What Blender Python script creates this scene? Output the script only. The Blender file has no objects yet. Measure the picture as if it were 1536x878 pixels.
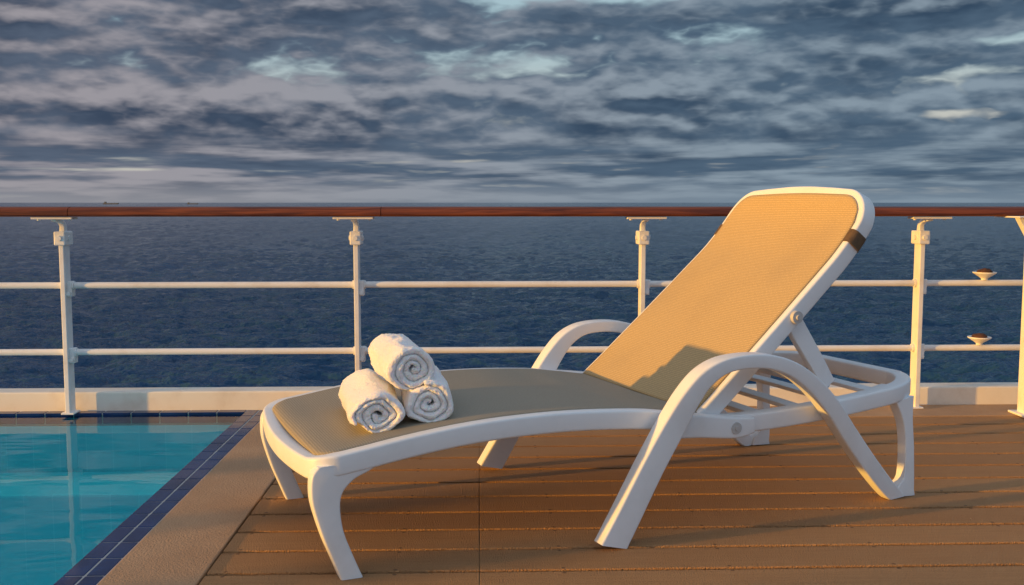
import bpy, bmesh, math, random
from mathutils import Vector, Matrix, noise
random.seed(7)
scene=bpy.context.scene
scene.view_settings.view_transform='Standard'
scene.view_settings.look='None'
scene.view_settings.exposure=0
COL=scene.collection
R=math.radians

# ------------------------------------------------------------------ node helpers
def new_mat(name):
    m=bpy.data.materials.new(name); m.use_nodes=True
    nt=m.node_tree; nt.nodes.clear()
    return m,nt
def N(nt,t,**kw):
    n=nt.nodes.new(t)
    for k,v in kw.items(): setattr(n,k,v)
    return n
def val(nt,sock,v):
    if isinstance(v,bpy.types.NodeSocket): nt.links.new(v,sock)
    else: sock.default_value=v
def M(nt,op,a,b=0.0,c=None,clamp=False):
    n=nt.nodes.new('ShaderNodeMath'); n.operation=op; n.use_clamp=clamp
    val(nt,n.inputs[0],a); val(nt,n.inputs[1],b)
    if c is not None: val(nt,n.inputs[2],c)
    return n.outputs[0]
def SS(nt,x,a,b):
    n=nt.nodes.new('ShaderNodeMapRange'); n.interpolation_type='SMOOTHSTEP'
    val(nt,n.inputs[0],x); n.inputs[1].default_value=a; n.inputs[2].default_value=b
    return n.outputs[0]
def MIX(nt,f,a,b,blend='MIX'):
    n=nt.nodes.new('ShaderNodeMix'); n.data_type='RGBA'; n.blend_type=blend
    val(nt,n.inputs[0],f)
    for s,v in ((n.inputs[6],a),(n.inputs[7],b)):
        if isinstance(v,(tuple,list)): s.default_value=(v[0],v[1],v[2],1)
        else: nt.links.new(v,s)
    return n.outputs[2]
def NOISE(nt,vec,scale,detail=4,rough=.5,dist=0,dim='3D'):
    n=nt.nodes.new('ShaderNodeTexNoise'); n.noise_dimensions=dim
    if vec is not None: nt.links.new(vec,n.inputs['Vector'])
    n.inputs['Scale'].default_value=scale; n.inputs['Detail'].default_value=detail
    n.inputs['Roughness'].default_value=rough; n.inputs['Distortion'].default_value=dist
    return n.outputs[0]
def MAP(nt,vec,scale=(1,1,1),loc=(0,0,0),rot=(0,0,0)):
    n=nt.nodes.new('ShaderNodeMapping'); nt.links.new(vec,n.inputs[0])
    n.inputs[1].default_value=loc; n.inputs[2].default_value=rot; n.inputs[3].default_value=scale
    return n.outputs[0]
def BUMP(nt,h,strength,dist,normal=None):
    n=nt.nodes.new('ShaderNodeBump'); nt.links.new(h,n.inputs['Height'])
    n.inputs['Strength'].default_value=strength; n.inputs['Distance'].default_value=dist
    if normal is not None: nt.links.new(normal,n.inputs['Normal'])
    return n.outputs[0]
def finish(nt,color,rough,normal=None,metal=0,spec=.5,extra=None):
    p=nt.nodes.new('ShaderNodeBsdfPrincipled')
    if isinstance(color,(tuple,list)): p.inputs['Base Color'].default_value=(*color[:3],1)
    else: nt.links.new(color,p.inputs['Base Color'])
    val(nt,p.inputs['Roughness'],rough); p.inputs['Metallic'].default_value=metal
    p.inputs['Specular IOR Level'].default_value=spec
    if normal is not None: nt.links.new(normal,p.inputs['Normal'])
    if extra:
        for k,v in extra.items(): p.inputs[k].default_value=v
    o=nt.nodes.new('ShaderNodeOutputMaterial'); nt.links.new(p.outputs[0],o.inputs[0])
    return p
def TC(nt,which='Object'): return nt.nodes.new('ShaderNodeTexCoord').outputs[which]
def POS(nt): return nt.nodes.new('ShaderNodeNewGeometry').outputs['Position']

def paint(name,c1,c2,rough,scale=6,bump=.1,dirt=.3):
    m,nt=new_mat(name); v=POS(nt)
    n=NOISE(nt,v,scale,5,.6); n2=NOISE(nt,v,scale*14,3,.6)
    col=MIX(nt,M(nt,'MULTIPLY',SS(nt,n,.45,.75),dirt),c1,c2)
    r=M(nt,'ADD',rough,M(nt,'MULTIPLY',n2,.15))
    finish(nt,col,r,BUMP(nt,n2,bump,.002))
    return m
m_resin=paint('white_resin',(.83,.85,.87),(.68,.68,.67),.30,5,.12,.5)
m_white=paint('white_paint',(.84,.84,.84),(.58,.51,.44),.40,7,.25,.45)
m_cream=paint('cream_paint',(.86,.80,.70),(.60,.48,.36),.45,5,.25,.5)
m_bolt=paint('grey_plastic',(.52,.51,.50),(.4,.39,.38),.4,40)
m_rust=paint('rust',(.10,.04,.02),(.03,.02,.012),.8,60,.6,.9)
m_strap=paint('brown_strap',(.13,.08,.04),(.07,.045,.028),.7,60,.4,.9)

m_wood,nt=new_mat('varnished_wood')
v=MAP(nt,POS(nt),(1.2,22,22)); n=NOISE(nt,v,2.2,5,.6,1.0)
n2=NOISE(nt,POS(nt),1.1,3)
c=MIX(nt,SS(nt,n,.3,.72),(.085,.018,.006),(.30,.075,.02)); c=MIX(nt,M(nt,'MULTIPLY',n2,.6),c,(.05,.014,.008))
finish(nt,c,.45,BUMP(nt,n,.15,.002),spec=.3)

def fabric(name,c1,c2):
    m,nt=new_mat(name); v=TC(nt,'UV')
    w1=N(nt,'ShaderNodeTexWave',bands_direction='X'); nt.links.new(v,w1.inputs[0]); w1.inputs['Scale'].default_value=44
    w2=N(nt,'ShaderNodeTexWave',bands_direction='Y'); nt.links.new(v,w2.inputs[0]); w2.inputs['Scale'].default_value=44
    h=M(nt,'MULTIPLY',w1.outputs[1],w2.outputs[1])
    n=NOISE(nt,MAP(nt,v,(1,9,1)),7,5,.65); n3=NOISE(nt,v,3,3); n4=NOISE(nt,v,190,2,.7)
    c=MIX(nt,SS(nt,h,.0,.8),tuple(q*.85 for q in c2),c1)
    c=MIX(nt,M(nt,'MULTIPLY',SS(nt,n,.4,.7),.28),c,c2)
    c=MIX(nt,M(nt,'MULTIPLY',SS(nt,n4,.42,.62),.42),c,tuple(q*.65 for q in c2))
    c=MIX(nt,M(nt,'MULTIPLY',SS(nt,n3,.45,.7),.14),c,(.25,.20,.15))
    finish(nt,c,.65,BUMP(nt,h,.5,.0012),spec=.15)
    return m
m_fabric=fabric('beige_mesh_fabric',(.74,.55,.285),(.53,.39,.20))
m_seatfab=fabric('shaded_mesh_fabric',(.46,.41,.32),(.33,.295,.23))  # same cloth as the back, with the seat's shade put into a greyer colour

m_towel,nt=new_mat('terry_cotton')
v=POS(nt); n=NOISE(nt,v,260,3,.7); n2=NOISE(nt,v,60,4,.6)
h=M(nt,'ADD',n,M(nt,'MULTIPLY',n2,.8))
c=MIX(nt,SS(nt,n,.3,.7),(.90,.89,.90),(.97,.97,.98))
finish(nt,c,.95,BUMP(nt,h,.6,.004),spec=.1,extra={'Sheen Weight':.8,'Subsurface Weight':.25,'Subsurface Scale':.01})

PW=.174; PY0=2.646
m_deck,nt=new_mat('deck_boards')
v=POS(nt); sx=N(nt,'ShaderNodeSeparateXYZ'); nt.links.new(v,sx.inputs[0])
row=M(nt,'FLOOR',M(nt,'DIVIDE',M(nt,'SUBTRACT',sx.outputs[1],PY0),PW))
wn=N(nt,'ShaderNodeTexWhiteNoise',noise_dimensions='1D'); nt.links.new(row,wn.inputs['W'])
g=NOISE(nt,MAP(nt,v,(1.5,26,26)),3,5,.6,.6)
g2=NOISE(nt,v,2.3,5,.6); g3=NOISE(nt,v,210,2,.6); g4=NOISE(nt,v,14,4,.7)
c=MIX(nt,SS(nt,g,.25,.8),(.66,.355,.165),(.74,.42,.20))
c=MIX(nt,M(nt,'MULTIPLY',wn.outputs[0],.6),c,(.50,.26,.12))
c=MIX(nt,M(nt,'MULTIPLY',SS(nt,g2,.42,.68),.2),c,(.64,.41,.23))
c=MIX(nt,M(nt,'MULTIPLY',SS(nt,g4,.55,.72),.12),c,(.76,.5,.3))
c=MIX(nt,M(nt,'MULTIPLY',SS(nt,g3,.4,.7),.18),c,(.30,.16,.075))
fx=M(nt,'SUBTRACT',M(nt,'FRACT',M(nt,'DIVIDE',sx.outputs[0],.46)),.5)
fy=M(nt,'FRACT',M(nt,'DIVIDE',M(nt,'SUBTRACT',sx.outputs[1],PY0),PW))
fy=M(nt,'SUBTRACT',M(nt,'ABSOLUTE',M(nt,'SUBTRACT',fy,.5)),.40)
d=M(nt,'SQRT',M(nt,'ADD',M(nt,'POWER',M(nt,'MULTIPLY',fx,.46),2),M(nt,'POWER',M(nt,'MULTIPLY',fy,PW),2)))
scr=M(nt,'SUBTRACT',1,SS(nt,d,.004,.007))
c=MIX(nt,M(nt,'MULTIPLY',scr,.55),c,(.05,.035,.03))
rr=M(nt,'ADD',.5,M(nt,'MULTIPLY',g2,.3))
h=M(nt,'ADD',M(nt,'MULTIPLY',g,.25),g3)
finish(nt,c,rr,BUMP(nt,h,1.0,.020),spec=.12)

m_gap=paint('dark_caulk',(.006,.005,.004),(.012,.009,.007),.9,20)
m_cope,nt=new_mat('coping_compound')
v=POS(nt); a=NOISE(nt,v,2.2,5,.6); b=NOISE(nt,v,160,2,.6); c_=NOISE(nt,v,9,4,.65)
c=MIX(nt,SS(nt,a,.35,.7),(.42,.26,.15),(.50,.32,.19)); c=MIX(nt,M(nt,'MULTIPLY',SS(nt,c_,.5,.72),.25),c,(.32,.195,.115))
c=MIX(nt,M(nt,'MULTIPLY',SS(nt,b,.45,.7),.2),c,(.54,.37,.23))
finish(nt,c,.6,BUMP(nt,b,.7,.008),spec=.12)
m_tile,nt=new_mat('navy_glazed_tile')
v=POS(nt); g=NOISE(nt,v,7,4)
c=MIX(nt,SS(nt,g,.3,.7),(.004,.018,.085),(.009,.038,.15))
finish(nt,c,.15,BUMP(nt,g,.08,.004),spec=.28)
m_grout=paint('grout',(.46,.46,.45),(.32,.31,.30),.85,30,.3,.8)
m_basin,nt=new_mat('pool_basin')
v=POS(nt); br=N(nt,'ShaderNodeTexBrick'); br.offset=0
nt.links.new(v,br.inputs[0]); br.inputs['Scale'].default_value=4; br.inputs['Mortar Size'].default_value=.01
br.inputs['Color1'].default_value=(.02,.76,.82,1); br.inputs['Color2'].default_value=(.03,.80,.84,1); br.inputs['Mortar'].default_value=(.08,.84,.88,1)
g=NOISE(nt,MAP(nt,v,(.5,1.6,1)),1.0,2,.5,.6)
sy=N(nt,'ShaderNodeSeparateXYZ'); nt.links.new(v,sy.inputs[0])
c=MIX(nt,M(nt,'MULTIPLY',SS(nt,g,.35,.75),.6),br.outputs[0],(.012,.62,.72),'MIX')
c=MIX(nt,M(nt,'SUBTRACT',1,SS(nt,sy.outputs[1],2.2,4.4)),c,(.008,.52,.66))
finish(nt,c,.5)
m_pw,nt=new_mat('pool_water')
v=POS(nt); w1=NOISE(nt,MAP(nt,v,(.6,1.8,1)),1.8,2,.4,.3); w2=NOISE(nt,MAP(nt,v,(.7,1.5,1)),8,2,.5)
nb=BUMP(nt,M(nt,'ADD',w1,M(nt,'MULTIPLY',w2,.05)),.12,.03)
fr=N(nt,'ShaderNodeFresnel'); fr.inputs[0].default_value=1.22; nt.links.new(nb,fr.inputs['Normal'])
tr=N(nt,'ShaderNodeBsdfTransparent'); tr.inputs[0].default_value=(.45,.98,.98,1)
gl=N(nt,'ShaderNodeBsdfGlossy'); gl.inputs['Roughness'].default_value=.02; nt.links.new(nb,gl.inputs['Normal'])
mx=N(nt,'ShaderNodeMixShader'); nt.links.new(fr.outputs[0],mx.inputs[0]); nt.links.new(tr.outputs[0],mx.inputs[1]); nt.links.new(gl.outputs[0],mx.inputs[2])
o=N(nt,'ShaderNodeOutputMaterial'); nt.links.new(mx.outputs[0],o.inputs[0])
m_sea,nt=new_mat('sea_water')
v=POS(nt)
b=NOISE(nt,MAP(nt,v,(.28,.62,.3),rot=(0,0,R(-8))),1,4,.55,.3)
c2=NOISE(nt,MAP(nt,v,(1.0,2.1,1),rot=(0,0,R(6))),1,2,.6)
h=M(nt,'ADD',M(nt,'MULTIPLY',b,1.2),M(nt,'MULTIPLY',c2,.25))
big=NOISE(nt,MAP(nt,v,(.003,.012,.1)),1,3,.6)
c=MIX(nt,SS(nt,big,.35,.7),(.010,.044,.105),(.014,.056,.130))
finish(nt,c,.12,BUMP(nt,h,1.0,1.0),spec=.36,extra={'Specular Tint':(.62,.85,1,1)})

# ------------------------------------------------------------------ mesh helpers
def link(name,me,mat=None,parent=None,smooth=True):
    o=bpy.data.objects.new(name,me); COL.objects.link(o)
    if mat: me.materials.append(mat)
    if smooth:
        for p in me.polygons: p.use_smooth=True
    if parent: o.parent=parent
    return o
def from_bm(name,bm,mat=None,parent=None,smooth=False):
    me=bpy.data.meshes.new(name); bmesh.ops.recalc_face_normals(bm,faces=bm.faces); bm.to_mesh(me); bm.free()
    return link(name,me,mat,parent,smooth)
def add_box(bm,x0,x1,y0,y1,z0,z1,bev=0):
    r=bmesh.ops.create_cube(bm,size=1)
    for v in r['verts']:
        v.co=Vector(((x0+x1)/2+v.co.x*(x1-x0),(y0+y1)/2+v.co.y*(y1-y0),(z0+z1)/2+v.co.z*(z1-z0)))
    if bev:
        es=list({e for v in r['verts'] for e in v.link_edges})
        bmesh.ops.bevel(bm,geom=es,offset=bev,segments=2,affect='EDGES',profile=.5)
def box(name,x0,x1,y0,y1,z0,z1,mat,parent=None,bev=.003):
    bm=bmesh.new(); add_box(bm,x0,x1,y0,y1,z0,z1,bev); return from_bm(name,bm,mat,parent)
def catmull(P,n,closed=False):
    out=[]; L=len(P); segs=L if closed else L-1
    for i in range(segs):
        if closed: a,b,c,d=P[(i-1)%L],P[i],P[(i+1)%L],P[(i+2)%L]
        else: a,b,c,d=P[max(i-1,0)],P[i],P[i+1],P[min(i+2,L-1)]
        for k in range(n):
            t=k/n; t2=t*t; t3=t2*t
            out.append([.5*((2*b[j])+(-a[j]+c[j])*t+(2*a[j]-5*b[j]+4*c[j]-d[j])*t2+(-a[j]+3*b[j]-3*c[j]+d[j])*t3) for j in range(len(b))])
    if not closed: out.append(list(P[-1]))
    return out
def rrect(w,h,r,n=4):
    pts=[]
    for cx,cy,a0 in ((w/2-r,h/2-r,0),(-w/2+r,h/2-r,90),(-w/2+r,-h/2+r,180),(w/2-r,-h/2+r,270)):
        for k in range(n+1):
            a=R(a0+90*k/n); pts.append((cx+r*math.cos(a),cy+r*math.sin(a)))
    return pts
def sweep(name,P,side,mat,parent=None,n=6,closed=False,rad=.15,sidefn=None,flat0=False):
    Q=catmull(P,n,closed) if n>1 else [list(p) for p in P]
    bm=bmesh.new(); rings=[]; L=len(Q)
    for i,q in enumerate(Q):
        if closed: t=Vector(Q[(i+1)%L][:3])-Vector(Q[i-1][:3])
        else: t=Vector(Q[min(i+1,L-1)][:3])-Vector(Q[max(i-1,0)][:3])
        t.normalize()
        s=Vector(sidefn(Vector(q[:3]),t)) if sidefn else Vector(side)
        s=(s-t*s.dot(t)).normalized(); nn=t.cross(s)
        r=rad*min(q[3],q[4])
        ring=[]
        for a,b in rrect(q[3],q[4],r):
            p=Vector(q[:3])+s*a+nn*b
            if flat0 and p.z<.0015:
                p=p+t*((.0015-p.z)/t.z) if abs(t.z)>.2 else Vector((p.x,p.y,.0015))
            ring.append(bm.verts.new(p))
        rings.append(ring)
    m=len(rings[0])
    for i in range(L if closed else L-1):
        A_,B_=rings[i],rings[(i+1)%L]
        for k in range(m): bm.faces.new((A_[k],A_[(k+1)%m],B_[(k+1)%m],B_[k]))
    if not closed:
        bm.faces.new(rings[0]); bm.faces.new(rings[-1])
    o=from_bm(name,bm,mat,parent,True)
    o.data.set_sharp_from_angle(angle=R(50))
    return o
def strip_plate(name,A_,B_,ya,yb,mat,parent,bev=.007,n=6):
    """moulded plate between two side-profile curves A_ and B_ (x,z), from ya to yb"""
    a=catmull(A_,n); b=catmull(B_,n); bm=bmesh.new()
    F=[[bm.verts.new((p[0],yy,p[1])) for p in c] for yy in (ya,yb) for c in (a,b)]
    a0,b0,a1,b1=F; m=len(a)
    for i in range(m-1):
        bm.faces.new((a0[i],a0[i+1],b0[i+1],b0[i])); bm.faces.new((a1[i],b1[i],b1[i+1],a1[i+1]))
        bm.faces.new((a0[i],a1[i],a1[i+1],a0[i+1])); bm.faces.new((b0[i],b0[i+1],b1[i+1],b1[i]))
    bm.faces.new((a0[0],b0[0],b1[0],a1[0])); bm.faces.new((a0[-1],a1[-1],b1[-1],b0[-1]))
    bmesh.ops.recalc_face_normals(bm,faces=bm.faces)
    es=[]
    for ring in (a0,b0,a1,b1):
        for i in range(m-1):
            e=bm.edges.get((ring[i],ring[i+1]))
            if e: es.append(e)
    bmesh.ops.bevel(bm,geom=es,offset=bev,segments=3,affect='EDGES',profile=.5)
    o=from_bm(name,bm,mat,parent,True); o.data.set_sharp_from_angle(angle=R(45)); return o
def cyl(bm,p0,p1,r0,r1=None,seg=20):
    p0=Vector(p0);p1=Vector(p1); r1=r0 if r1 is None else r1
    d=(p1-p0); q=d.to_track_quat('Z','Y')
    r=bmesh.ops.create_cone(bm,cap_ends=True,segments=seg,radius1=r0,radius2=r1,depth=d.length)
    mt=Matrix.Translation((p0+p1)/2)@q.to_matrix().to_4x4()
    bmesh.ops.transform(bm,matrix=mt,verts=r['verts'])
def empty(name,loc=(0,0,0),rot=(0,0,0)):
    e=bpy.data.objects.new(name,None); e.location=loc; e.rotation_euler=rot; e.empty_display_size=.2
    COL.objects.link(e); return e
def tag(o,label,cat,group=None,kind=None):
    o['label']=label; o['category']=cat
    if group: o['group']=group
    if kind: o['kind']=kind

# ------------------------------------------------------------------ setting
bm=bmesh.new()
SZ=-13.0
vs=[bm.verts.new(p) for p in ((-90000,-20000,SZ-1),(90000,-20000,SZ-1),(90000,120000,SZ-1),(-90000,120000,SZ-1))]
bm.faces.new(vs)
nr,nc=620,440; prev=None
for i in range(nr+1):
    inv=1/42+(1/3200-1/42)*i/nr; r=1/inv
    row_=[]
    step_=r*R(84)/nc
    for j in range(nc+1):
        a=R(-42+84*j/nc); x=r*math.sin(a); y=r*math.cos(a)
        w_=0.0
        for sc,am in ((.05,.30),(.15,.50),(.36,.48),(.9,.24)):
            if step_*sc>.9: break
            w_+=am*(1-2*abs(noise.noise(Vector((x*sc*.65+11*sc,y*sc*1.7,sc*40)))))
        row_.append(bm.verts.new((x,y,SZ+w_)))
    if prev:
        for j in range(nc): bm.faces.new((prev[j],row_[j],row_[j+1],prev[j+1]))
    prev=row_
me=bpy.data.meshes.new('sea'); bm.to_mesh(me); bm.free()
sea=link('sea',me,m_sea,None,True); tag(sea,'dark blue rippled open sea reaching the horizon','sea',kind='structure')

PX=-1.117; PT=-1.005; DX=-.743; CY=4.81; PFY=4.755; WZ=-.009
bm=bmesh.new(); gap=.018
y=PY0-PW*18; k=0
while y<4.46:
    y1=min(y+PW,4.55)
    xs=[DX+.004,0,2.44,4.88,6.0]
    for a,b in zip(xs[:-1],xs[1:]):
        add_box(bm,a+.0003,b-.0003,y+gap/2,y1-gap/2,-.03,0,.0022)
    y+=PW;k+=1
deck=from_bm('deck',bm,m_deck); tag(deck,'brown composite deck boards laid along the railing','deck',kind='structure')
sub=box('deck_underlay',-1.0,6.0,-.6,4.95,-.25,-.026,m_gap,None,0); tag(sub,'dark sealing layer under the deck boards','deck',kind='structure')
cop=box('pavement',PT+.002,DX,-.6,CY,-.0255,.004,m_cope,None,.004); tag(cop,'smooth tan walkway strip between pool tiles and deck boards','deck',kind='structure')
mar=box('deck_margin',DX+.002,6.0,4.556,CY,-.0255,.003,m_cope,None,.003); tag(mar,'tan waterway strip along the foot of the railing','deck',kind='structure')
co=box('low_wall',-8,6.0,CY+.002,CY+.12,-.3,.092,m_cream,None,.008); tag(co,'low cream steel coaming along the deck edge','low wall')
hull=box('ship_hull',-12,6.0,-3.5,CY+.10,-14,-.95,m_white,None,0); tag(hull,'white ship side falling from deck to sea','ship hull',kind='structure')

pool=empty('swimming_pool',(PX,3,0)); tag(pool,'turquoise swimming pool edged with navy tiles','swimming pool')
def pp(o): o.parent=pool; o.matrix_parent_inverse=Matrix.Translation((-PX,-3,0)); return o
bm=bmesh.new(); x0,x1,y0,y1,zf=-6.5,PX,-.2,PFY,-.9
V=lambda *p: bm.verts.new(p)
for q in (((x0,y0,zf),(x1,y0,zf),(x1,y1,zf),(x0,y1,zf)),((x1,y0,zf),(x1,y0,-.06),(x1,y1,-.06),(x1,y1,zf)),
          ((x0,y1,zf),(x1,y1,zf),(x1,y1,-.06),(x0,y1,-.06)),((x0,y0,zf),(x0,y1,zf),(x0,y1,-.06),(x0,y0,-.06)),((x0,y0,zf),(x1,y0,zf),(x1,y0,-.06),(x0,y0,-.06))):
    bm.faces.new([V(*p) for p in q])
me=bpy.data.meshes.new('basin'); bm.to_mesh(me); bm.free(); pp(link('basin',me,m_basin,None,False))
pp(box('ledge',-6.5,PX-.01,4.36,PFY-.006,-.89,-.28,m_basin,None,.01))
bm=bmesh.new(); add_box(bm,PX+.003,PT,-.6,CY,-.06,-.0005); add_box(bm,-6.5,PX+.0025,PFY+.003,CY,-.06,-.0005)
pp(from_bm('grout_bed',bm,m_grout))
bm=bmesh.new(); ts=.0525; tl=.135; g=.007
for r_ in range(2):
    xx=PX+r_*(ts+.004)
    y=-.6
    while y<CY-.03:
        add_box(bm,xx+g/2-(.005 if r_==0 else 0),xx+ts,y+g,min(y+tl,CY),-.02 if r_ else -.05,.0018,.0015); y+=tl
x=PX-.006
while x>-5.2:
    add_box(bm,x-tl+g,x,PFY-.003,CY-.004,-.05,.0018,.0015); x-=tl
pp(from_bm('tile_border',bm,m_tile))
bm=bmesh.new(); bm.faces.new([bm.verts.new(p) for p in ((x0,y0,WZ),(x1,y0,WZ),(x1,y1,WZ),(x0,y1,WZ))])
pw=from_bm('pool_water',bm,m_pw); tag(pw,'clear turquoise pool water with soft ripples','water',kind='structure')
dk=box('side_deck',-12,-6.505,-3,CY,-.3,0,m_cope,None,.01); tag(dk,'tan deck area across the pool','deck',kind='structure')
def blocker(xa,xb,ya,yb,h):  # unseen boxes, added only to throw shadow bands over the deck boards
    e=empty('shadow_blocker',((xa+xb)/2,(ya+yb)/2,0)); tag(e,'unseen low white box added across the pool to cast shadow on the deck','blocker','shadow casters across the pool')
    o=box('body',xa,xb,ya,yb,.0,h-.03,m_white,None,.008); o2=box('lid',xa-.01,xb+.01,ya-.01,yb+.01,h-.028,h,m_white,None,.008)
    for q in (o,o2):
        q.parent=e; q.matrix_parent_inverse=Matrix.Translation((-(xa+xb)/2,-(ya+yb)/2,0))
blocker(-7.6,-7.0,-2.6,-.02,.70)
blocker(-7.5,-7.2,.46,.56,.64)
blocker(-7.5,-7.2,1.08,1.16,.62)
blocker(-7.5,-7.1,1.76,1.86,.60)

# ------------------------------------------------------------------ railing
RY=4.755; HY=4.65
rail=empty('railing',(0,RY,0)); tag(rail,'white steel railing topped with varnished wooden handrail','railing')
def rp(o,par=None):
    o.parent=par or rail
    o.matrix_parent_inverse=Matrix.Translation((0,-RY,0)) if par is None else Matrix.Identity(4)
    return o
segs=[(-4.2,-1.86),(-1.857,-.448),(-.445,6.0)]
bm=bmesh.new()
for a,b in segs:
    ring=[]
    pr=[(-.052,-.012),(-.050,.006),(-.038,.018),(-.015,.024),(.015,.024),(.038,.018),(.050,.006),(.052,-.012),(.044,-.021),(-.044,-.021)]
    nseg=24
    for i in range(nseg+1):
        xx=a+(b-a)*i/nseg
        ring.append([bm.verts.new((xx,HY+p[0]+.0012*noise.noise((xx*2,0,0)),.957+p[1])) for p in pr])
    for i in range(nseg):
        for k in range(len(pr)):
            k2=(k+1)%len(pr); bm.faces.new((ring[i][k],ring[i][k2],ring[i+1][k2],ring[i+1][k]))
    bm.faces.new(ring[0]); bm.faces.new(ring[-1])
rp(from_bm('handrail',bm,m_wood,None,True)).data.set_sharp_from_angle(angle=R(40))
for z in (.612,.296):
    bm=bmesh.new(); cyl(bm,(-4.2,RY-.005,z),(6,RY-.005,z),.0150,seg=24)
    rp(from_bm('rail_pipe',bm,m_white,None,True)).data.set_sharp_from_angle(angle=R(40))
def post(x):
    h=.852; z0=0.005
    bm=bmesh.new(); add_box(bm,x-.0115,x+.0115,RY-.045,RY+.025,z0,h,.003)
    p=rp(from_bm('post',bm,m_white))
    bm=bmesh.new(); add_box(bm,x-.03,x+.03,RY-.050,RY+.032,.004,.012,.002); rp(from_bm('base_plate',bm,m_white),p)
    bm=bmesh.new(); add_box(bm,x-.026,x+.026,RY-.062,RY+.034,.802,.866,.005)
    for s in (-1,1): cyl(bm,(x+s*.024,RY-.02,.834),(x+s*.034,RY-.02,.834),.012,seg=6)
    cyl(bm,(x,RY-.060,.834),(x,RY-.070,.834),.012,seg=6)
    rp(from_bm('clamp',bm,m_white),p)
    nk=sweep('neck',[(x,RY-.012,.86,.026,.034),(x,RY-.014,.893,.024,.026),(x,RY-.045,.914,.024,.02),(x,HY,.921,.024,.016),(x,HY-.01,.925,.024,.010)],(1,0,0),m_white)
    rp(nk,p)
    bm=bmesh.new(); add_box(bm,x-.092,x+.092,HY-.035,HY+.035,.9235,.9335,.002)
    for s in (-.07,.07): cyl(bm,(x+s,HY,.918),(x+s,HY,.925),.008,seg=10)
    rp(from_bm('saddle_plate',bm,m_white),p)
    for z in (.612,.296):
        bm=bmesh.new(); add_box(bm,x+.010,x+.034,RY-.028,RY+.018,z-.052,z+.02,.004)
        cyl(bm,(x+.02,RY-.036,z-.036),(x+.02,RY-.024,z-.036),.010,seg=12)
        cyl(bm,(x-.022,RY-.005,z),(x+.04,RY-.005,z),.0205,seg=20)
        rp(from_bm('bracket',bm,m_white),p)
for x in (-3.32,-1.938,-.576,.780,2.122,3.5): post(x)

sp=empty('support_post',(2.6,4.55,0)); tag(sp,'white square steel support post with gusset on deck edge','post')
def spp(o): o.parent=sp; o.matrix_parent_inverse=Matrix.Translation((-2.6,-4.55,0)); return o
spp(box('column',2.552,2.66,4.50,4.60,.006,.93,m_white,None,.006))
spp(box('base_plate',2.525,2.70,4.47,4.63,.0035,.014,m_white,None,.003))
bm=bmesh.new()
f1=[bm.verts.new(p) for p in ((2.553,4.53,.93),(2.485,4.53,.93),(2.553,4.53,.81))]; f2=[bm.verts.new((v.co.x,4.57,v.co.z)) for v in f1]
bm.faces.new(f1);bm.faces.new(f2[::-1])
for k in range(3): bm.faces.new((f1[k],f1[(k+1)%3],f2[(k+1)%3],f2[k]))
add_box(bm,2.465,2.72,4.49,4.72,.930,.937,.002)
spp(from_bm('gusset',bm,m_white))

def cup(x,z):
    e=empty('deck_lamp',(x,RY-.005,z)); tag(e,'small white cup fitting with rusty top on a rail','lamp','cup fittings on the rails')
    prof=[(.0,.0),(.014,.0),(.016,.008),(.030,.018),(.048,.030),(.054,.034),(.054,.039),(.046,.038),(.0,.034)]
    bm=bmesh.new(); seg=28; rings=[]
    for r_,zz in prof: rings.append([bm.verts.new((max(r_,.0004)*math.cos(2*math.pi*i/seg),max(r_,.0004)*math.sin(2*math.pi*i/seg),zz)) for i in range(seg)])
    for a,b in zip(rings[:-1],rings[1:]):
        for i in range(seg): bm.faces.new((a[i],a[(i+1)%seg],b[(i+1)%seg],b[i]))
    from_bm('cup',bm,m_white,e,True).data.set_sharp_from_angle(angle=R(40))
    bm=bmesh.new(); r=bmesh.ops.create_uvsphere(bm,u_segments=18,v_segments=9,radius=1)
    for v in r['verts']: v.co=Vector((v.co.x*.036,v.co.y*.036,.040+v.co.z*.016*(1+.5*noise.noise(v.co*2))))
    from_bm('cap',bm,m_rust,e,True)
cup(2.447,.6265); cup(2.435,.3105)

# ------------------------------------------------------------------ lounger
ch=empty('lounge_chair',(-.336,2.594,0),(0,0,R(21.11)))
tag(ch,'white resin sun lounger with beige mesh seat and raised back','sun lounger')
W=.84
ZT=[(-.13,.305),(-.07,.333),(.02,.348),(.13,.366),(.275,.385),(.42,.396),(.63,.399),(.87,.386),(.97,.372),(1.10,.352),(1.20,.342),(1.41,.345),(1.675,.364),(1.93,.392),(2.05,.402)]
def zt(x):
    if x<=ZT[0][0]: return ZT[0][1]
    for i in range(len(ZT)-1):
        a,b=ZT[i],ZT[i+1]
        if x<=b[0]:
            p0=ZT[max(i-1,0)]; p3=ZT[min(i+2,len(ZT)-1)]
            t=(x-a[0])/(b[0]-a[0])
            m0=(b[1]-p0[1])/(b[0]-p0[0])*(b[0]-a[0]); m1=(p3[1]-a[1])/(p3[0]-a[0])*(b[0]-a[0])
            return (2*t**3-3*t*t+1)*a[1]+(t**3-2*t*t+t)*m0+(-2*t**3+3*t*t)*b[1]+(t**3-t*t)*m1
    return ZT[-1][1]
HR=.058; IN=.026; FR=.065
loop=[]
def arc(cx,cy,rx,ry,a0,a1,n):
    for k in range(n+1):
        a=R(a0+(a1-a0)*k/n); loop.append((cx+rx*math.cos(a),cy+ry*math.sin(a)))
y0,y1_=IN,W-IN
arc(-.025,y0+FR,.062,FR,185,270,7)
for x in [.05,.12,.2,.3,.4,.5,.6,.7,.8,.9,1.0,1.1,1.2,1.3,1.4,1.5,1.6,1.7]: loop.append((x,y0))
arc(1.82,y0+.19,.205,.19,270,360,8)
arc(1.82,y1_-.19,.205,.19,0,90,8)
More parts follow.
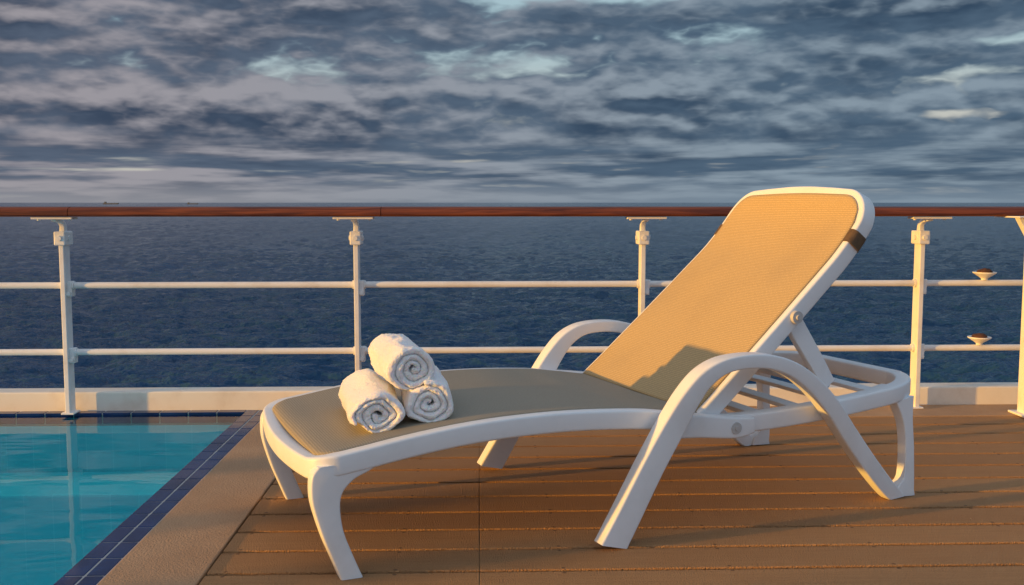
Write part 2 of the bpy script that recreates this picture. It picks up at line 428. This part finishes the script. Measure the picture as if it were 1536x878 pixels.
for x in [1.7,1.6,1.5,1.4,1.3,1.2,1.1,1.0,.9,.8,.7,.6,.5,.4,.3,.2,.12,.05]: loop.append((x,y1_))
arc(.0,y1_-.10,.088,.10,90,175,7)
for yy in (.60,.5,.42,.34,.24,.15): loop.append((-.089-.018*math.sin(math.pi*(yy-.09)/.65),yy))
P=[(x,y,zt(x)-HR/2,.052,HR) for x,y in loop]
sweep('frame',P,None,m_resin,ch,n=2,closed=True,rad=.16,sidefn=lambda p,t: Vector((0,0,1)).cross(t))
def mir(P,k): return [(p[0],(p[1] if k==0 else W-p[1]),)+tuple(p[2:]) for p in P]
LO=[(-.088,.312),(-.104,.290),(-.108,.25),(-.103,.205),(-.080,.125),(-.055,.06),(-.032,.0015)]
LI=[(.100,.325),(.055,.292),(.005,.268),(-.028,.225),(-.025,.145),(.000,.070),(.028,.0015)]
for k in (0,1):
    ya,yb=(.003,.050) if k==0 else (W-.050,W-.003)
    strip_plate('leg',LO,LI,ya,yb,m_resin,ch,bev=.006)
    sweep('armrest',mir([(.740,-.055,.001,.048,.088),(.797,-.052,.095,.050,.084),(.874,-.047,.224,.052,.080),(.946,-.044,.335,.054,.078),(1.006,-.045,.425,.058,.068),(1.062,-.047,.484,.061,.056),(1.14,-.049,.517,.062,.044),(1.26,-.049,.519,.062,.044),(1.36,-.047,.492,.060,.048),(1.45,-.041,.438,.056,.054),(1.54,-.034,.356,.052,.059),(1.63,-.022,.251,.048,.061),(1.73,-.008,.140,.046,.061),(1.82,.008,.052,.044,.058),(1.87,.016,.010,.044,.052),(1.89,.018,-.008,.044,.05)],k),(0,1,0),m_resin,ch,flat0=True,rad=.14)
    sweep('leg',mir([(1.916,.024,.0,.044,.088),(1.920,.024,.024,.044,.080),(1.935,.026,.065,.042,.046),(1.936,.028,.17,.040,.038),(1.928,.032,.26,.042,.042),(1.915,.038,.335,.046,.08)],k),(0,1,0),m_resin,ch,n=3,flat0=True,rad=.10)
    sweep('mounting_boss',mir([(.94,-.012,.335,.05,.075),(1.06,-.004,.325,.05,.07),(1.20,.0,.308,.052,.066),(1.27,.006,.309,.046,.05)],k),(0,1,0),m_resin,ch)
    sweep('carrier_rail',mir([(1.22,.09,.300,.028,.040),(1.45,.085,.302,.028,.040),(1.70,.09,.322,.028,.040),(1.93,.13,.350,.028,.036)],k),(0,1,0),m_resin,ch)
    bm=bmesh.new(); yy=-.024 if k==0 else W+.024; s=1 if k==0 else -1
    cyl(bm,(1.197,yy+.012*s,.309),(1.197,yy-.006*s,.309),.021,.018,24); cyl(bm,(1.197,yy-.005*s,.309),(1.197,yy-.010*s,.309),.008,.007,12)
    from_bm('bolt',bm,m_bolt,ch,False)
def grid(name,fn,nu,nv,mat,parent,sol=.004):
    bm=bmesh.new(); uvl=bm.loops.layers.uv.new('UVMap'); g=[[None]*(nv+1) for _ in range(nu+1)]; uvs={}
    for i in range(nu+1):
        for j in range(nv+1):
            p,uv=fn(i/nu,j/nv); vv=bm.verts.new(p); g[i][j]=vv; uvs[vv]=uv
    for i in range(nu):
        for j in range(nv): bm.faces.new((g[i][j],g[i+1][j],g[i+1][j+1],g[i][j+1]))
    for f in bm.faces:
        for l in f.loops: l[uvl].uv=uvs[l.vert]
    o=from_bm(name,bm,mat,parent,True)
    md=o.modifiers.new('thickness','SOLIDIFY'); md.thickness=sol; md.offset=-1
    return o
def seatfn(u,v):
    m0=.034
    yy=m0+v*(W-2*m0)
    dn=yy-m0; df_=W-m0-yy
    xf=-.080-.014*math.sin(math.pi*v)
    rn,rf=.06,.10
    if dn<rn: xf+=(1-math.sqrt(max(0,1-((rn-dn)/rn)**2)))*.055
    if df_<rf: xf+=(1-math.sqrt(max(0,1-((rf-df_)/rf)**2)))*.088
    dy=min(dn,df_)
    x=xf+u*(1.105-xf)
    df=(x-xf)
    sag=.010*(math.sin(math.pi*v)**.6)*min(1,df*5)*min(1,(1-u)*8)
    ed=min(1,min(dy,df)/.02)
    z=zt(x)+.0015+.004*ed-sag+.0025*noise.noise((x*5,yy*4,0))*ed
    return (x,yy,z),(x,yy)
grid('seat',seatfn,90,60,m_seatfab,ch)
br_=empty('backrest',(0,0,0)); br_.parent=ch
BC=[(1.092,.352),(1.16,.412),(1.26,.503),(1.40,.632),(1.52,.744),(1.62,.840),(1.70,.940),(1.745,1.03),(1.76,1.075)]
Bs=catmull(BC,12); cum=[0]
for a,b in zip(Bs[:-1],Bs[1:]): cum.append(cum[-1]+math.dist(a,b))
BL=cum[-1]
def bc(t):
    s=max(0,min(BL,t))
    for i in range(len(cum)-1):
        if s<=cum[i+1]:
            f=(s-cum[i])/(cum[i+1]-cum[i]); a,b=Bs[i],Bs[i+1]
            tx,tz=(b[0]-a[0]),(b[1]-a[1]); l=math.hypot(tx,tz)
            return a[0]+f*tx,a[1]+f*tz,-tz/l,tx/l
    a=Bs[-1]; return a[0],a[1],-.95,.3
TOP=BL-.046
TAP=.060           # the far side tapers in slightly towards the top
def taper(t,yy): return yy-(TAP*min(1,max(0,t/TOP)))*((yy)/W)
fl=[]; y0b=.045; y1b=W-.045; rc=.11
for k in range(0,13): fl.append((k/12*(TOP-rc),y0b))
for k in range(1,9):
    fl.append((TOP-rc+rc*.95*math.sin(R(90*k/8)),y0b+rc*(1-math.cos(R(90*k/8)))))
for k in range(1,8):
    f=k/8; fl.append((TOP-rc*.05+.012*math.sin(math.pi*f),y0b+rc+f*(y1b-y0b-2*rc)))
for k in range(8,0,-1): fl.append((TOP-rc+rc*.95*math.sin(R(90*k/8)),y1b-rc*(1-math.cos(R(90*k/8)))))
for k in range(12,-1,-1): fl.append((k/12*(TOP-rc),y1b))
P=[]
for t,yy in fl:
    x,z,nx,nz=bc(t); o=-.028
    P.append((x+nx*o,taper(t,yy),z+nz*o,.048,.058))
def sfn(p,t):
    best=min(range(len(Bs)),key=lambda i:(Bs[i][0]-p.x)**2+(Bs[i][1]-p.z)**2)
    i=min(best,len(Bs)-2); tx,tz=Bs[i+1][0]-Bs[i][0],Bs[i+1][1]-Bs[i][1]; l=math.hypot(tx,tz)
    return Vector((-tz/l,0,tx/l)).cross(t)
sweep('back_frame',P,None,m_resin,br_,n=3,rad=.16,sidefn=sfn)
def backfn(u,v):
    m0=.043
    yy=m0+v*(W-2*m0)
    dy=min(yy-m0,W-m0-yy); r=.10
    tt=TOP-.012+.012*math.sin(math.pi*v)
    if dy<r: tt-=(1-math.sqrt(max(0,1-((r-dy)/r)**2)))*.10
    t=.0+u*tt
    x,z,nx,nz=bc(t)
    ed=min(1,min(dy,tt-t)/.02)
    sag=-.010*math.sin(math.pi*v)**.6*math.sin(math.pi*u)**.5
    o=.003*ed+.002+sag+.002*noise.noise((t*5,yy*4,3))*ed
    return (x+nx*o,taper(t,yy),z+nz*o),(t,yy+.3)
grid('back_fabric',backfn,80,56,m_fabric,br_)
for k in (0,1):
    t0=TOP-rc-.075; P=[]
    for j in range(5):
        x,z,nx,nz=bc(t0+j*.012); o=-.028
        P.append((x+nx*o,taper(t0,y0b if k==0 else y1b),z+nz*o,.060,.066))
    sweep('strap',P,(0,1,0),m_strap,br_,n=2,rad=.3)
    s=1 if k==0 else -1
    x,z,nx,nz=bc(.455); o=-.03
    yy=taper(.455,.045)-.026 if k==0 else taper(.455,W-.045)+.026
    bm=bmesh.new(); bx,bz=x+nx*o,z+nz*o
    cyl(bm,(bx,yy+.01*s,bz),(bx,yy-.010*s,bz),.024,.020,24); cyl(bm,(bx,yy-.008*s,bz),(bx,yy-.016*s,bz),.009,.008,12)
    from_bm('bolt',bm,m_bolt,br_,False)
    sweep('prop_strut',mir([(bx+.015,.062,bz-.01,.03,.06),(bx+.055,.062,bz-.07,.028,.062),(bx+.11,.06,bz-.15,.028,.058),(bx+.165,.06,bz-.235,.03,.055)],k),(0,1,0),m_resin,br_)
bm=bmesh.new(); cyl(bm,(bx+.165,.06,bz-.235),(bx+.165,W-.06,bz-.235),.016,seg=16); from_bm('prop_bar',bm,m_resin,br_,True)
for x in (1.34,1.50,1.66,1.82):
    z=zt(x)-.020
    e=.03
    sweep('slat',[(x,e,z,.055,.014),(x+.004,.25,z+.002,.055,.014),(x+.006,.42,z+.003,.055,.014),(x+.004,.6,z+.002,.055,.014),(x,W-e,z,.055,.014)],(1,0,0),m_resin,ch)

# ------------------------------------------------------------------ towels
ftex=bpy.data.textures.new('terry_loops','CLOUDS'); ftex.noise_scale=.0042; ftex.noise_depth=2
def towel(name,loc,az,rx,squash,seed,L=.34,turns=3.15,flip=0,tilt=0):
    bm=bmesh.new(); pitch=.0210; th=.0208; r0=.006
    na=200; nl=50
    rings=[]
    for i in range(na+1):
        a=i/na; th_=2*math.pi*turns*a
        r=r0+pitch*th_/(2*math.pi)
        he=th*.5*(1 if i not in (0,na) else .55)
        endw=.009*noise.noise((a*7+seed,0,seed))+.003*noise.noise((a*25,seed,1))-.006*(1-a)
        endw2=.012*noise.noise((a*7+seed,5,seed))
        la,lb=-L/2-endw,L/2+endw2
        offs=(0,.0012,.003,.006,.009)
        prof=lambda q: he*(.08+.92*math.sqrt(max(0,1-(1-min(1,q/.013))**2)))
        pts=[(la+q,prof(q)) for q in offs]
        for j in range(1,nl): 
            f=j/nl; pts.append((la+.012+(lb-la-.024)*f,he))
        pts+=[(lb-q,prof(q)) for q in reversed(offs)]
        sec=[(l,k) for l,k in pts]+[(l,-k) for l,k in reversed(pts)]
        ring=[]
        ang=th_+flip
        for l,k in sec:
            rr=r+k
            p=Vector((rr*math.cos(ang),l,rr*math.sin(ang)))
            lump=.006*noise.noise(Vector((p.x*14+seed,p.y*7,p.z*14)))+.0025*noise.noise(Vector((p.x*45,p.y*22+seed,p.z*45)))+.0012*noise.noise(Vector((p.x*150,p.y*110+seed,p.z*150)))
            d=Vector((p.x,0,p.z)); 
            if d.length>1e-5: d.normalize()
            p+=d*lump*(min(1,rr/.05))
            p+=Vector((.010*noise.noise(Vector((p.x*18,p.y*6,seed+p.z*18))),.003*noise.noise(Vector((p.x*60,seed,p.z*60))),.010*noise.noise(Vector((p.z*18,seed+p.x*18,p.y*6)))))
            p.x*=rx; p.z*=squash
            lim=-.062*squash
            if p.z<lim: p.z=lim+(p.z-lim)*.25
            ring.append(bm.verts.new(p))
        rings.append(ring)
    m=len(rings[0])
    for A_,B_ in zip(rings[:-1],rings[1:]):
        for k in range(m): bm.faces.new((A_[k],A_[(k+1)%m],B_[(k+1)%m],B_[k]))
    bm.faces.new(rings[0]); bm.faces.new(rings[-1])
    o=from_bm(name,bm,m_towel,None,True)
    o.location=loc; o.rotation_euler=(tilt,0,az)
    sb=o.modifiers.new('sub','SUBSURF'); sb.levels=1; sb.render_levels=1; sb.subdivision_type='SIMPLE'
    dm=o.modifiers.new('terry','DISPLACE'); dm.texture=ftex; dm.texture_coords='LOCAL'; dm.strength=.0055; dm.mid_level=.5
    return o
ca,sa=math.cos(R(21.11)),math.sin(R(21.11))
def cw(x,y,z): return Vector((-.336+x*ca-y*sa,2.594+x*sa+y*ca,z))
az=R(11.5)
def tcenter(x,y,z,L):
    p=cw(x,y,z); return p+Vector((-math.sin(az)*L/2,math.cos(az)*L/2,0))
t1=towel('rolled_towel',tcenter(.106,.112,.411,.40),az,1.0,.82,1.3,.40,flip=2.6)
t2=towel('rolled_towel',tcenter(.262,.104,.435,.36),az-R(4),.95,.86,5.1,.36,flip=.9)
t3=towel('rolled_towel',tcenter(.200,.130,.534,.32),az+R(5),.93,.88,9.7,.32,flip=4.0,tilt=R(1))
tag(t1,'white terry towel roll lying on lounger seat near its foot end','towel','rolled towels on the lounger')
tag(t2,'white terry towel roll lying on lounger seat beneath stacked one','towel','rolled towels on the lounger')
tag(t3,'white terry towel roll stacked on two other rolls','towel','rolled towels on the lounger')

# ------------------------------------------------------------------ distant ships
mg=paint('ship_grey',(.12,.13,.15),(.08,.09,.1),.7,.1)
def ship(x,y,L):
    e=empty('cargo_ship',(x,y,-13)); tag(e,'tiny grey cargo ship far off on the horizon','ship','cargo ships on the horizon')
    bm=bmesh.new()
    pts=[(-.5,0),(.44,0),(.5,.085),(.3,.07),(-.3,.07),(-.49,.08)]
    a=[bm.verts.new((px*L,-L*.07,pz*L)) for px,pz in pts]; b=[bm.verts.new((px*L,L*.07,pz*L)) for px,pz in pts]
    bm.faces.new(a); bm.faces.new(b[::-1])
    for k in range(6): bm.faces.new((a[k],a[(k+1)%6],b[(k+1)%6],b[k]))
    from_bm('hull',bm,mg,e)
    bm=bmesh.new(); add_box(bm,-.42*L,-.30*L,-.05*L,.05*L,.07*L,.17*L)
    from_bm('superstructure',bm,mg,e)
    for q in (-.12,.05,.22):
        bm=bmesh.new(); add_box(bm,q*L-.008*L,q*L+.008*L,-.01*L,.01*L,.07*L,.12*L); from_bm('crane',bm,mg,e)
ship(-2890,8000,120); ship(-2310,8200,90)

# ------------------------------------------------------------------ light
SAZ,SEL=R(17),R(4.6)
d=Vector((math.cos(SAZ)*math.cos(SEL),math.sin(SAZ)*math.cos(SEL),-math.sin(SEL)))
sl=bpy.data.lights.new('sun','SUN'); sl.energy=5.0; sl.angle=R(.9); sl.color=(1.0,.50,.07)
so=bpy.data.objects.new('sun',sl); so.rotation_euler=d.to_track_quat('-Z','Y').to_euler(); so.location=(-5,-2,4); COL.objects.link(so)

w=bpy.data.worlds.new('World'); scene.world=w; w.use_nodes=True; nt=w.node_tree; nt.nodes.clear()
g=TC(nt,'Generated'); nrm=N(nt,'ShaderNodeVectorMath',operation='NORMALIZE'); nt.links.new(g,nrm.inputs[0]); vd=nrm.outputs[0]
s=N(nt,'ShaderNodeSeparateXYZ'); nt.links.new(vd,s.inputs[0]); X,Y,Z=s.outputs
AZ=M(nt,'ARCTAN2',X,Y)
holes=None
for a0,z0,sa_,sz_,k in ((.13,.201,.18,.015,.40),(-.215,.093,.045,.007,.22),(.055,.135,.035,.008,.16),(.50,.143,.07,.007,.20),(.42,.080,.14,.005,.14),(-.40,.065,.12,.005,.14),(.2,.052,.14,.004,.13),(-.05,.040,.18,.003,.14),(-.3,.03,.15,.0025,.14)):
    e=M(nt,'ADD',M(nt,'POWER',M(nt,'DIVIDE',M(nt,'SUBTRACT',AZ,a0),sa_),2),M(nt,'POWER',M(nt,'DIVIDE',M(nt,'SUBTRACT',Z,z0),sz_),2))
    q=M(nt,'MULTIPLY',M(nt,'EXPONENT',M(nt,'MULTIPLY',e,-1.0)),k)
    holes=q if holes is None else M(nt,'ADD',holes,q)
wT=SS(nt,Z,.025,.085)
def dens(dz):
    zz=M(nt,'ADD',Z,dz) if dz else Z
    cs=[]
    for kx,kz,oz in ((5.0,14.0,1.7),(8.0,75.0,7.0),(1.8,30.0,2.2)):
        cc=N(nt,'ShaderNodeCombineXYZ')
        nt.links.new(M(nt,'MULTIPLY',X,kx),cc.inputs[0]); nt.links.new(M(nt,'MULTIPLY',Y,kx),cc.inputs[1]); nt.links.new(M(nt,'ADD',M(nt,'MULTIPLY',zz,kz),oz),cc.inputs[2]); cs.append(cc.outputs[0])
    a=NOISE(nt,cs[0],1.1,6,.53,0)
    band=NOISE(nt,cs[2],1.0,2,.5,0)
    p1=M(nt,'ABSOLUTE',M(nt,'SUBTRACT',NOISE(nt,cs[0],2.6,1,.5),.5))
    p2=M(nt,'ABSOLUTE',M(nt,'SUBTRACT',NOISE(nt,cs[0],6.0,2,.5),.5))
    puff=M(nt,'ADD',M(nt,'MULTIPLY',p1,.60),M(nt,'MULTIPLY',p2,.34))
    a=M(nt,'ADD',a,M(nt,'SUBTRACT',puff,.06))
    a=M(nt,'ADD',a,M(nt,'MULTIPLY',M(nt,'SUBTRACT',band,.5),.45))
    b=NOISE(nt,cs[1],1.0,4,.52,.1)
    mx=N(nt,'ShaderNodeMix'); nt.links.new(wT,mx.inputs[0]); nt.links.new(b,mx.inputs[2]); nt.links.new(a,mx.inputs[3])
    return mx.outputs[0],puff
(d0,puff0),(d1,_)=dens(0),dens(.012)
dh=M(nt,'SUBTRACT',d0,holes)
cover=SS(nt,dh,.22,.40)
thick=SS(nt,dh,.36,.66)
edge=M(nt,'SUBTRACT',d0,d1)
lit=SS(nt,M(nt,'SUBTRACT',edge,M(nt,'MULTIPLY',thick,.03)),-.12,.18)
sky=N(nt,'ShaderNodeTexSky',sky_type='NISHITA'); sky.sun_disc=False; sky.sun_elevation=SEL; sky.sun_rotation=R(253)
sky.air_density=1.0; sky.dust_density=.6; sky.ozone_density=1.5
warm=SS(nt,M(nt,'MULTIPLY',X,-1.0),-.35,.45)
gapc=MIX(nt,SS(nt,Z,.06,.17),(6.0,5.9,5.5),(4.2,5.9,6.6))
gap_=MIX(nt,.85,sky.outputs[0],gapc)
dark=MIX(nt,warm,(.34,.66,1.14),(.42,.64,1.08))
mid=MIX(nt,warm,(1.1,1.75,2.5),(1.4,1.78,2.45))
hl=MIX(nt,warm,(2.4,3.1,3.75),(3.3,3.1,3.4))
cl=MIX(nt,thick,mid,dark)
cl=MIX(nt,lit,MIX(nt,.45,cl,dark),hl)
out=MIX(nt,cover,gap_,cl)
hz=M(nt,'SUBTRACT',1,SS(nt,Z,0.0,.030))
hcol=MIX(nt,warm,(2.1,2.75,3.4),(3.2,3.15,3.4))
out=MIX(nt,M(nt,'MULTIPLY',hz,.75),out,hcol)
vdot=N(nt,'ShaderNodeVectorMath',operation='DOT_PRODUCT'); nt.links.new(vd,vdot.inputs[0]); vdot.inputs[1].default_value=tuple(-d)
up=M(nt,'MULTIPLY',SS(nt,Z,.2,.75),1.25)
sd=SS(nt,vdot.outputs['Value'],.1,.95)
bk=M(nt,'MULTIPLY',SS(nt,M(nt,'MULTIPLY',Y,-1.0),-.1,.8),1.1)
fac=M(nt,'ADD',1.0,M(nt,'ADD',up,bk))
tint=MIX(nt,sd,(1,1,1),(1.7,1.4,1.05))
vm=N(nt,'ShaderNodeVectorMath',operation='SCALE'); nt.links.new(out,vm.inputs[0]); nt.links.new(fac,vm.inputs['Scale'])
vt=N(nt,'ShaderNodeVectorMath',operation='MULTIPLY'); nt.links.new(vm.outputs[0],vt.inputs[0]); nt.links.new(tint,vt.inputs[1])
bg=N(nt,'ShaderNodeBackground'); nt.links.new(vt.outputs[0],bg.inputs[0]); bg.inputs[1].default_value=.1
wo=N(nt,'ShaderNodeOutputWorld'); nt.links.new(bg.outputs[0],wo.inputs[0])

# ------------------------------------------------------------------ camera
cam=bpy.data.cameras.new('camera'); cam.sensor_width=36; cam.lens=36*1500/1536; cam.clip_end=300000; cam.clip_start=.05
c=bpy.data.objects.new('camera',cam); c.location=(0,0,1); c.rotation_euler=(R(90-5.143),0,R(-1.909)); COL.objects.link(c)
scene.camera=c
